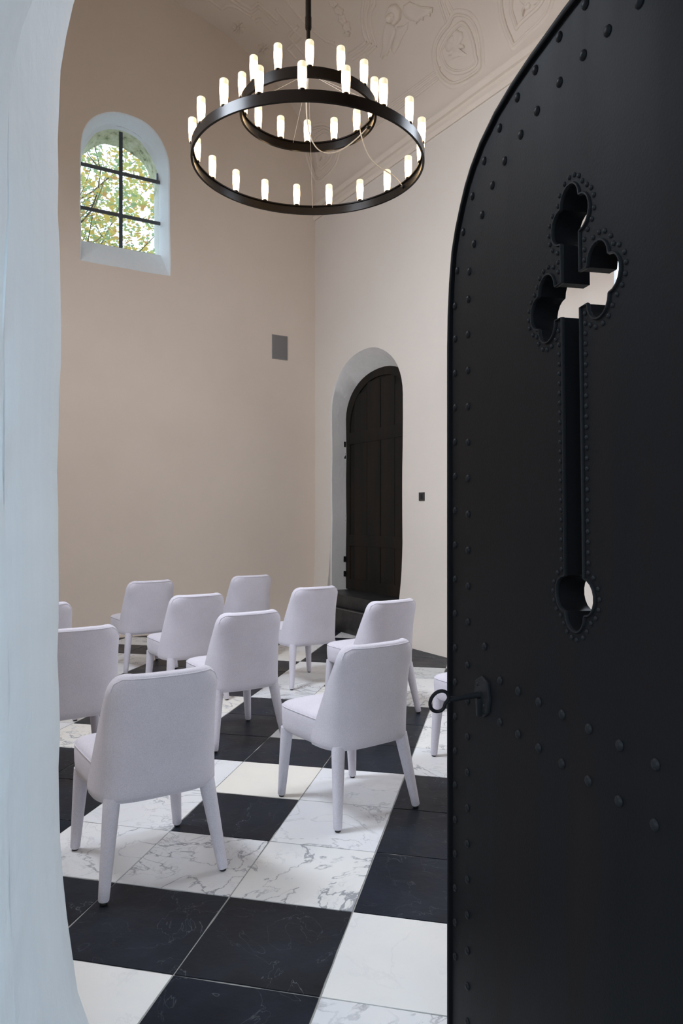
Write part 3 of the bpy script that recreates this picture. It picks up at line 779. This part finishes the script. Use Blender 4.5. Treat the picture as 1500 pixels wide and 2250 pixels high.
# ------------------------------------------------------------------ chairs
def leg_mesh(top, bot, r0, r1):
    bm = bmesh.new(); top, bot = Vector(top), Vector(bot); pts, rs = [], []
    for k in range(9):
        t = k/8; pts.append(top.lerp(bot, t)); rs.append(r0+(r1-r0)*t**1.1)
    pts.append(bot + (bot-top).normalized()*0.006); rs.append(r1*0.8)
    tube(bm, pts, rs, 16, up=Vector((0, 1, 0)))
    return bm
BT = 0.852
def back_ring(z, grow=0.0):
    q = max(0.0, (z-0.355)/(BT-0.355))
    a = 0.254 - 0.032*q
    yr = -0.262 - 0.062*q**1.2
    yf = -0.060 - 0.02*q
    th = 0.055 + 0.015*(1-q)
    # wings recede towards the top
    wing = (yr+0.088); k = min(1, max(0, (z-0.40)/(BT-0.47)))
    yf = (-0.055)*(1-k) + wing*k if k < 1 else wing
    yf = -0.055 + (wing+0.055)*k**0.85
    rc = 0.080
    if z > BT-rc:
        dz = z-(BT-rc); s = rc-math.sqrt(max(0, rc*rc-dz*dz)); a -= s*0.85
    e = 0.020
    if z > BT-e:
        dz = (z-(BT-e))/e; s = 0.020*(1-math.sqrt(max(0, 1-dz*dz)))
        yr += s; th -= 1.7*s; yf -= s*0.8
    if q < 0.05:
        s = 0.008*(1-q/0.05)**2; a -= s; yr += s
    a += grow; yr -= grow
    out, inn_ = [], []
    n = 30; ex = 2/(3.5-1.0*min(1, q*1.6))
    for i in range(n+1):
        t = PI*i/n
        cx, sy = math.cos(t), math.sin(t)
        X = math.copysign(abs(cx)**ex, cx); Y = abs(sy)**ex
        out.append(Vector((-a*X, yf-(yf-yr)*Y, z)))
        inn_.append(Vector((-(a-th*0.8)*X, yf-0.006-(yf-0.006-yr-th)*Y if (yf-yr-th) > 0.01 else yf-0.008-0.002*Y, z)))
    return out, inn_
def make_chair():
    t = thing('dining_chair', 'x', 'chair', (0, 0, 0), 0, 'pale upholstered chairs set out in rows')
    zs = [0.352, 0.356, 0.362, 0.372, 0.39, 0.42, 0.46, 0.50, 0.55, 0.60, 0.65, 0.70, 0.74, 0.77, 0.79, 0.805, 0.817, 0.827, 0.835, 0.841, 0.846, 0.8495, 0.8515, BT]
    loops = []
    for z in zs:
        o_, i_ = back_ring(z); loops.append(o_ + i_[::-1])
    bm = bmesh.new(); vs = rings(bm, loops)
    for row, fl in ((vs[0], 1), (vs[-1], 0)):
        n = len(row)
        for k in range(n//2-1): bm.faces.new((row[k], row[k+1], row[n-2-k], row[n-1-k]))
    obj('backrest', bm, M_fab, t, angle=75)
    # seam piping round the top of the back
    o_, _ = back_ring(0.838, 0.0008)
    front = []
    for z in (0.52, 0.58, 0.64, 0.70, 0.75, 0.79, 0.82):
        q_, _ = back_ring(z, 0.0008); front.append(q_[3])
    back_ = []
    for z in (0.82, 0.79, 0.75, 0.70, 0.64, 0.58, 0.52):
        q_, _ = back_ring(z, 0.0008); back_.append(q_[-4])
    bm = bmesh.new(); tube(bm, front[-2:] + o_[5:-5] + back_[:2], 0.0028, 6); obj('piping', bm, M_fab, t)
    # seat
    def srow(z, kx, ky):
        L_ = []
        for i in range(44):
            a = 2*PI*i/44; ex = 2/5.6
            X = math.copysign(abs(math.cos(a))**ex, math.cos(a)); Y = math.copysign(abs(math.sin(a))**ex, math.sin(a))
            hx = 0.244 + 0.006*Y
            L_.append(Vector((X*hx*kx, 0.038 + Y*0.252*ky, z)))
        return L_
    bm = bmesh.new()
    zz = [(0.346, 0.90, 0.90), (0.350, 0.95, 0.955), (0.362, 0.985, 0.985), (0.40, 1.0, 1.0), (0.44, 1.005, 1.005), (0.468, 1.0, 1.0), (0.480, 0.985, 0.985), (0.488, 0.955, 0.955), (0.495, 0.88, 0.88), (0.502, 0.72, 0.72), (0.507, 0.5, 0.5), (0.509, 0.25, 0.25)]
    rings(bm, [srow(*q) for q in zz], cap=(True, True)); st_ = obj('seat', bm, M_fab, t, angle=75)
    bm = bmesh.new(); tube(bm, srow(0.476, 0.996, 0.996), 0.0028, 6, closed=True); obj('seat_piping', bm, M_fab, st_)
    for sx in (-1, 1):
        for (tp, bt, r0) in (((sx*0.206, 0.236, 0.360), (sx*0.230, 0.252, 0.014), 0.033), ((sx*0.193, -0.200, 0.366), (sx*0.240, -0.262, 0.014), 0.033)):
            lg = obj('leg', leg_mesh(tp, bt, r0, 0.0205), M_fab, t)
            bm = bmesh.new(); lathe(bm, [(0.012, 0.0), (0.014, 0.002), (0.014, 0.010), (0.010, 0.016)], 12, (bt[0], bt[1], 0)); obj('foot_glide', bm, M_rub, lg)
    bm = bmesh.new(); box(bm, (-0.17, -0.03, 0.335), (0.012, 0.03, 0.022)); obj('care_tag', bm, M_tag, t)
    return t
def copy_tree(o, parent=None):
    c = o.copy(); COL.objects.link(c)
    if parent: c.parent = parent
    for chd in list(o.children): copy_tree(chd, c)
    return c
chairs = [  # rear right foot (x, y), turn in degrees, label
    (-0.488, 2.965, 32.6, 'nearest pale lilac upholstered chair, by the left edge of the doorway'),
    (0.371, 3.608, 36.0, 'pale upholstered chair in front at right, nearest to the black door leaf'),
    (-1.23, 4.06, 33.5, 'pale upholstered chair half cut by the white doorway edge, directly behind the nearest chair'),
    (-0.375, 4.70, 33.0, 'pale upholstered chair in the middle, between the two front chairs and just behind them'),
    (0.568, 5.33, 35.0, 'pale upholstered chair in front of the stone steps, behind the front right chair'),
    (-0.905, 5.70, 33.5, 'pale upholstered chair left of centre with its seat showing, third from the front'),
    (-0.013, 6.28, 33.0, 'pale upholstered chair just left of the black stone steps'),
    (-1.575, 6.87, 33.5, 'pale upholstered chair at the back left, standing before the end wall'),
    (-0.705, 7.45, 33.5, 'farthest pale upholstered chair, smallest in view, below the end wall'),
    (-1.89, 5.12, 33.0, 'pale upholstered chair of which only the top right corner shows past the white doorway edge'),
    (1.235, 4.20, 33.5, 'pale upholstered chair mostly hidden by the black door leaf beside the key'),
    (-2.39, 6.05, 33.0, 'pale upholstered chair of which a thin sliver shows at the white doorway edge, leftmost'),
]
proto = make_chair()
for k, (x, y, a, lab) in enumerate(chairs):
    o = proto if k == 0 else copy_tree(proto)
    th = R(a); rx, ry = 0.240, -0.262
    o.location = (x - (rx*math.cos(th)-ry*math.sin(th)), y - (rx*math.sin(th)+ry*math.cos(th)), 0.0006)
    o.rotation_euler = (0, 0, th); o['label'] = lab

# ------------------------------------------------------------------ the open door leaf with the cross
LE = Vector((0.28539, 1.9, 0)); LTH = math.atan((750-414)/FPX)
leaf = bpy.data.objects.new('door_1', None); link(leaf); leaf.location = LE; leaf.rotation_euler = (0, 0, -(PI/2-LTH))
struct(leaf, 'tall black iron clad arched door leaf standing open, with a cross shaped cut-out')
half = [(0.0, 0.045), (0.0, 0.3), (0.0, 0.6), (0.0, 0.9), (0.0, 1.2), (0.0, 1.5), (0.0, 1.75), (0.0, 1.90), (0.004, 1.985), (0.014, 2.065), (0.032, 2.142), (0.058, 2.192), (0.092, 2.238), (0.125, 2.275), (0.160, 2.303), (0.217, 2.334), (0.300, 2.360), (0.385, 2.373), (0.468, 2.379), (0.60, 2.382)]
LWD = 1.2
outline = half + [(LWD-x, z) for x, z in half[-2::-1]]
CX, CZ = 0.617, 1.856; HWD = 0.032; LR = 0.0325
def arcp(cx, cz, a0, a1, r=LR, n=9): return [(cx+r*math.cos(R(a0+(a1-a0)*i/n)), cz+r*math.sin(R(a0+(a1-a0)*i/n))) for i in range(n+1)]
def trefoil(q):   # arm pointing up, side lobe centres at height q; outline from right to left
    return [(HWD, q-LR-0.001)] + arcp(HWD+0.001, q, -88, 90) + arcp(0, q+LR, 2, 178) + arcp(-HWD-0.001, q, 90, 268) + [(-HWD, q-LR-0.001)]
def rot2(L_, a):
    c, s = math.cos(R(a)), math.sin(R(a)); return [(x*c-z*s, x*s+z*c) for x, z in L_]
def cross_outline(off=0.0):
    o = [(HWD, HWD)] + trefoil(0.136) + [(-HWD, HWD)] + rot2(trefoil(0.088), 90) + [(-HWD, -HWD)] + rot2(trefoil(0.539), 180) + [(HWD, -HWD)] + rot2(trefoil(0.088), 270)
    r = []
    for x, z in o: r.append((CX + x + (-z*0.024), CZ + z))
    if off:
        n = len(r); q = []
        for i in range(n):
            a, b = Vector(r[i-1]), Vector(r[(i+1) % n]); t = (b-a)
            if t.length < 1e-6: q.append(r[i]); continue
            t.normalize(); q.append((r[i][0]+t.y*off, r[i][1]-t.x*off))
        r = q
    return r
cro = cross_outline()
# clean near-duplicate points
cc = [cro[0]]
for p in cro[1:]:
    if math.dist(p, cc[-1]) > 0.0012: cc.append(p)
cro = cc
def leaf_mesh():
    bm = bmesh.new(); T_ = 0.056
    def fillplane(y):
        a = [bm.verts.new((s, y, z)) for s, z in outline]; b_ = [bm.verts.new((s, y, z)) for s, z in cro]
        es = [bm.edges.new((p, q)) for lp in (a, b_) for p, q in zip(lp, lp[1:]+lp[:1])]
        bmesh.ops.triangle_fill(bm, edges=es, use_beauty=True)
        return a, b_
    A0, B0 = fillplane(0.0); A1, B1 = fillplane(T_)
    for A, B in ((A0, A1), (B0, B1)):
        n = len(A)
        for i in range(n): bm.faces.new((A[i], A[(i+1) % n], B[(i+1) % n], B[i]))
    return bm
obj('leaf_panel', leaf_mesh(), M_iron, leaf, angle=30)
# raised rim band round the leaf
def inset(o, d):
    c = Vector((LWD/2, 1.3)); r = []
    n = len(o)
    for i in range(n):
        a = Vector(o[max(0, i-1)]); b_ = Vector(o[min(n-1, i+1)]); t = (b_-a).normalized(); r.append((o[i][0]+t.y*d, o[i][1]-t.x*d))
    return r
ins = inset(outline, 0.013)
bm = bmesh.new()
rings(bm, [[(s, y, z) for s, z in oo] for oo, y in ((outline, 0.001), (outline, -0.007), (inset(outline, 0.003), -0.009), (inset(outline, 0.010), -0.009), (ins, -0.007), (ins, 0.001))], close=False)
obj('rim_band', bm, M_iron, leaf, angle=40)
# raised lip round the cross
bm = bmesh.new()
tube(bm, [(s, -0.0005, z) for s, z in cro], 0.0026, 6, closed=True, ry=0.0042, up=Vector((0, 1, 0)))
obj('cross_lip', bm, M_iron2, leaf, angle=50)
bm = bmesh.new()
rr = random.Random(3)
def dome(r, h):
    bm = bmesh.new(); lp = [[(r*k*math.cos(2*PI*j/12), -h*math.sqrt(max(0, 1-k*k)), r*k*math.sin(2*PI*j/12)) for j in range(12)] for k in (1.0, 0.9, 0.7, 0.4, 0.12)]
    rings(bm, lp, cap=(True, True)); return bm
def put(proto_, pts, nm):
    first = True
    for s, z in pts:
        if first: o = proto_; first = False
        else: o = proto_.copy(); COL.objects.link(o)
        o.location = (s, -0.0005, z)
inner_r = [(0.732, 2.255), (0.657, 2.262), (0.575, 2.263), (0.487, 2.258), (0.416, 2.248), (0.338, 2.231), (0.273, 2.207), (0.215, 2.164), (0.166, 2.114), (0.137, 2.057), (0.130, 1.991), (0.817, 2.243), (0.90, 2.222), (0.98, 2.17)]
outer_r = [(0.75, 2.342), (0.664, 2.346), (0.574, 2.348), (0.480, 2.343), (0.400, 2.334), (0.312, 2.316), (0.228, 2.284), (0.156, 2.233), (0.097, 2.169), (0.056, 2.086), (0.040, 2.000)]
riv = inner_r + outer_r + [(0.128-0.00*k, 1.905-0.0885*k) for k in range(9)] + [(0.124, 1.09-0.088*k) for k in range(12)] + [(0.041, 1.915-0.0885*k) for k in range(19)]
riv += [(0.230, 1.155), (0.315, 1.095)] + [(0.404+0.0905*k, 1.093) for k in range(8)] + [(0.314+0.090*k, 1.003) for k in range(9)]
riv = riv[:98]
rv = obj('rivet', dome(0.0095, 0.0055), M_iron2, leaf); put(rv, riv, 'rivet')
# studs following the cross outline
def studs(gap, off):
    n = len(cro); res = []
    def dseg(p, a, b):
        a, b, p = Vector(a), Vector(b), Vector(p); t = max(0, min(1, (p-a).dot(b-a)/max((b-a).length_squared, 1e-12)))
        return (p-a-(b-a)*t).length
    for i in range(n):
        a, b = cro[i], cro[(i+1) % n]; ln = math.dist(a, b)
        if ln < 1e-5: continue
        nx, nz_ = (b[1]-a[1])/ln, -(b[0]-a[0])/ln
        m = max(1, int(ln/0.002))
        for k in range(m):
            f = (k+0.5)/m
            p = (a[0]+(b[0]-a[0])*f+nx*off, a[1]+(b[1]-a[1])*f+nz_*off)
            if min(dseg(p, cro[q], cro[(q+1) % n]) for q in range(n)) < off*0.93: continue
            if any(math.dist(p, q) < gap for q in res): continue
            res.append(p)
    return res
stl = studs(0.0165, 0.0135)
stl.sort(key=lambda p: -p[0])
sd = obj('stud', dome(0.0044, 0.0032), M_iron2, leaf); put(sd, stl[:99], 'stud')
if len(stl) > 99:
    bm = bmesh.new()
    for s_, z_ in stl[99:]:
        lp = [[(s_+0.0044*k*math.cos(2*PI*j/10), -0.0005-0.0032*math.sqrt(max(0, 1-k*k)), z_+0.0044*k*math.sin(2*PI*j/10)) for j in range(10)] for k in (1.0, 0.9, 0.7, 0.4, 0.12)]
        rings(bm, lp, cap=(True, True))
    obj('stud_row', bm, M_iron2, leaf)['kind'] = 'stuff'
# lock plate
pl = [(-0.030, 0.028), (0.0, 0.046), (0.026, 0.036), (0.034, 0.0), (0.028, -0.034), (0.004, -0.050), (-0.024, -0.040), (-0.034, -0.004)]
LKX, LKZ = 0.222, 1.040
bm = bmesh.new(); rings(bm, [[(LKX+x*k*1.25, y, LKZ+z*k) for x, z in pl] for k, y in ((1.0, 0.0), (1.0, -0.004), (0.93, -0.007))], cap=(True, True))
obj('lock_plate', bm, M_iron2, leaf, angle=40)
bm = bevelled_box((LKX-0.004, -0.010, LKZ-0.028), (0.012, 0.012, 0.042), 0.003); obj('keyhole_cover', bm, M_iron2, leaf)
for dx, dz in ((-0.020, 0.022), (0.018, -0.02)):
    bm = dome(0.005, 0.004); bmesh.ops.translate(bm, verts=bm.verts, vec=(LKX+dx, -0.006, LKZ+dz)); obj('screw', bm, M_iron2, leaf)
# hinges on the hidden edge
for z in (0.4, 1.05, 1.9):
    bm = bmesh.new(); lathe(bm, [(0.014, z-0.06), (0.014, z+0.06)], 14, (LWD+0.012, 0.03, 0)); obj('hinge', bm, M_iron2, leaf)
# key
rotm = leaf.rotation_euler.to_matrix()
kloc = LE + rotm @ Vector((LKX-0.006, -0.006, LKZ))
key = thing('key', 'large old black iron key sticking out of the door lock', 'key', kloc, leaf.rotation_euler.z)
bm = bmesh.new(); tube(bm, [(0, 0.0, 0), (0, -0.02, -0.001), (0, -0.055, -0.005), (0, -0.078, -0.008)], [0.0075, 0.007, 0.0062, 0.007], 12); obj('shaft', bm, M_iron2, key)
bm = bmesh.new(); cen = Vector((0.0, -0.100, -0.010)); pts = []
for k in range(28):
    a = 2*PI*k/28
    r_ = 0.0225*(1 - 0.30*math.exp(-((a if a < PI else a-2*PI)/0.45)**2))
    v = Vector((0.25*r_*1.15*math.sin(a), r_*math.cos(a)*0.95, r_*1.15*math.sin(a))); pts.append(cen + Matrix.Rotation(R(-22), 3, 'X') @ v)
tube(bm, pts, 0.0042, 8, closed=True); obj('bow', bm, M_iron2, key)

# ------------------------------------------------------------------ tree beyond the window
TP = Vector((-6.3, 14.9, 0))
tr = thing('tree', 'autumn tree with yellow and green leaves outside the arched window', 'tree', TP)
rt = random.Random(11)
bm = bmesh.new()
trunk = [(0, 0, -0.04), (0.1, 0.1, 2), (0.0, 0.0, 4), (0.2, -0.1, 6.5), (0.4, 0.1, 9)]
tube(bm, trunk, [0.28, 0.22, 0.18, 0.11, 0.04], 10); obj('trunk', bm, M_bark, tr)
bm = bmesh.new(); tips = []
for k in range(70):
    z = rt.uniform(3.4, 8.6); a = rt.uniform(0, 2*PI); ln = rt.uniform(2.0, 4.6)
    p = Vector((0.1, 0, z)); d = Vector((math.cos(a), math.sin(a), rt.uniform(0.1, 0.8))).normalized(); pts = [p]
    for q in range(7):
        d = (d + Vector((rt.uniform(-.3, .3), rt.uniform(-.3, .3), rt.uniform(-.15, .25)))).normalized(); pts.append(pts[-1]+d*ln/7)
    tube(bm, pts, [0.026*(1-i/8.5) for i in range(8)], 5)
    for q in range(3):
        s0 = pts[3+q]; d2 = Vector((rt.uniform(-1, 1), rt.uniform(-1, 1), rt.uniform(-.4, .8))).normalized()
        tube(bm, [s0, s0+d2*0.4, s0+d2*0.7+Vector((0, 0, .1)), s0+d2*1.0], [0.010, 0.008, 0.006, 0.003], 4)
obj('branch', bm, M_bark, tr, angle=80)
def leafset(cnt, rr_, mi):
    bm = bmesh.new()
    shape = [(0, -0.5), (0.34, -0.36), (0.5, 0.0), (0.27, 0.12), (0.3, 0.42), (0, 0.62), (-0.3, 0.42), (-0.27, 0.12), (-0.5, 0.0), (-0.34, -0.36)]
    for k in range(cnt):
        while True:
            v = Vector((rr_.uniform(-1, 1), rr_.uniform(-1, 1), rr_.uniform(-1, 1)))
            if v.length < 1: break
        c = Vector((0.9+v.x*3.2, -0.3+v.y*2.8, 6.9+v.z*3.4))
        if noise.noise((c+TP)*0.9) < -0.22: continue
        s = rr_.uniform(0.05, 0.115)
        m = Matrix.Rotation(rr_.uniform(0, 2*PI), 3, 'Z') @ Matrix.Rotation(rr_.uniform(-1.2, 1.2), 3, 'X') @ Matrix.Rotation(rr_.uniform(0, 6.28), 3, 'Z')
        vs = [bm.verts.new(c + m @ Vector((x*s, y*s, abs(x)*s*0.35))) for x, y in shape]
        vc = bm.verts.new(c)
        for i in range(len(vs)): bm.faces.new((vc, vs[i], vs[(i+1) % len(vs)]))
    return bm
for mi, cnt in ((0, 5000), (1, 4600), (2, 4600), (3, 1800)):
    o = obj('foliage', leafset(cnt, rt, mi), M_leafs[mi], tr, smooth=False, normals=False); o['kind'] = 'stuff'
    o['label'] = ('yellow leaves', 'yellow green leaves', 'green leaves', 'orange leaves')[mi]
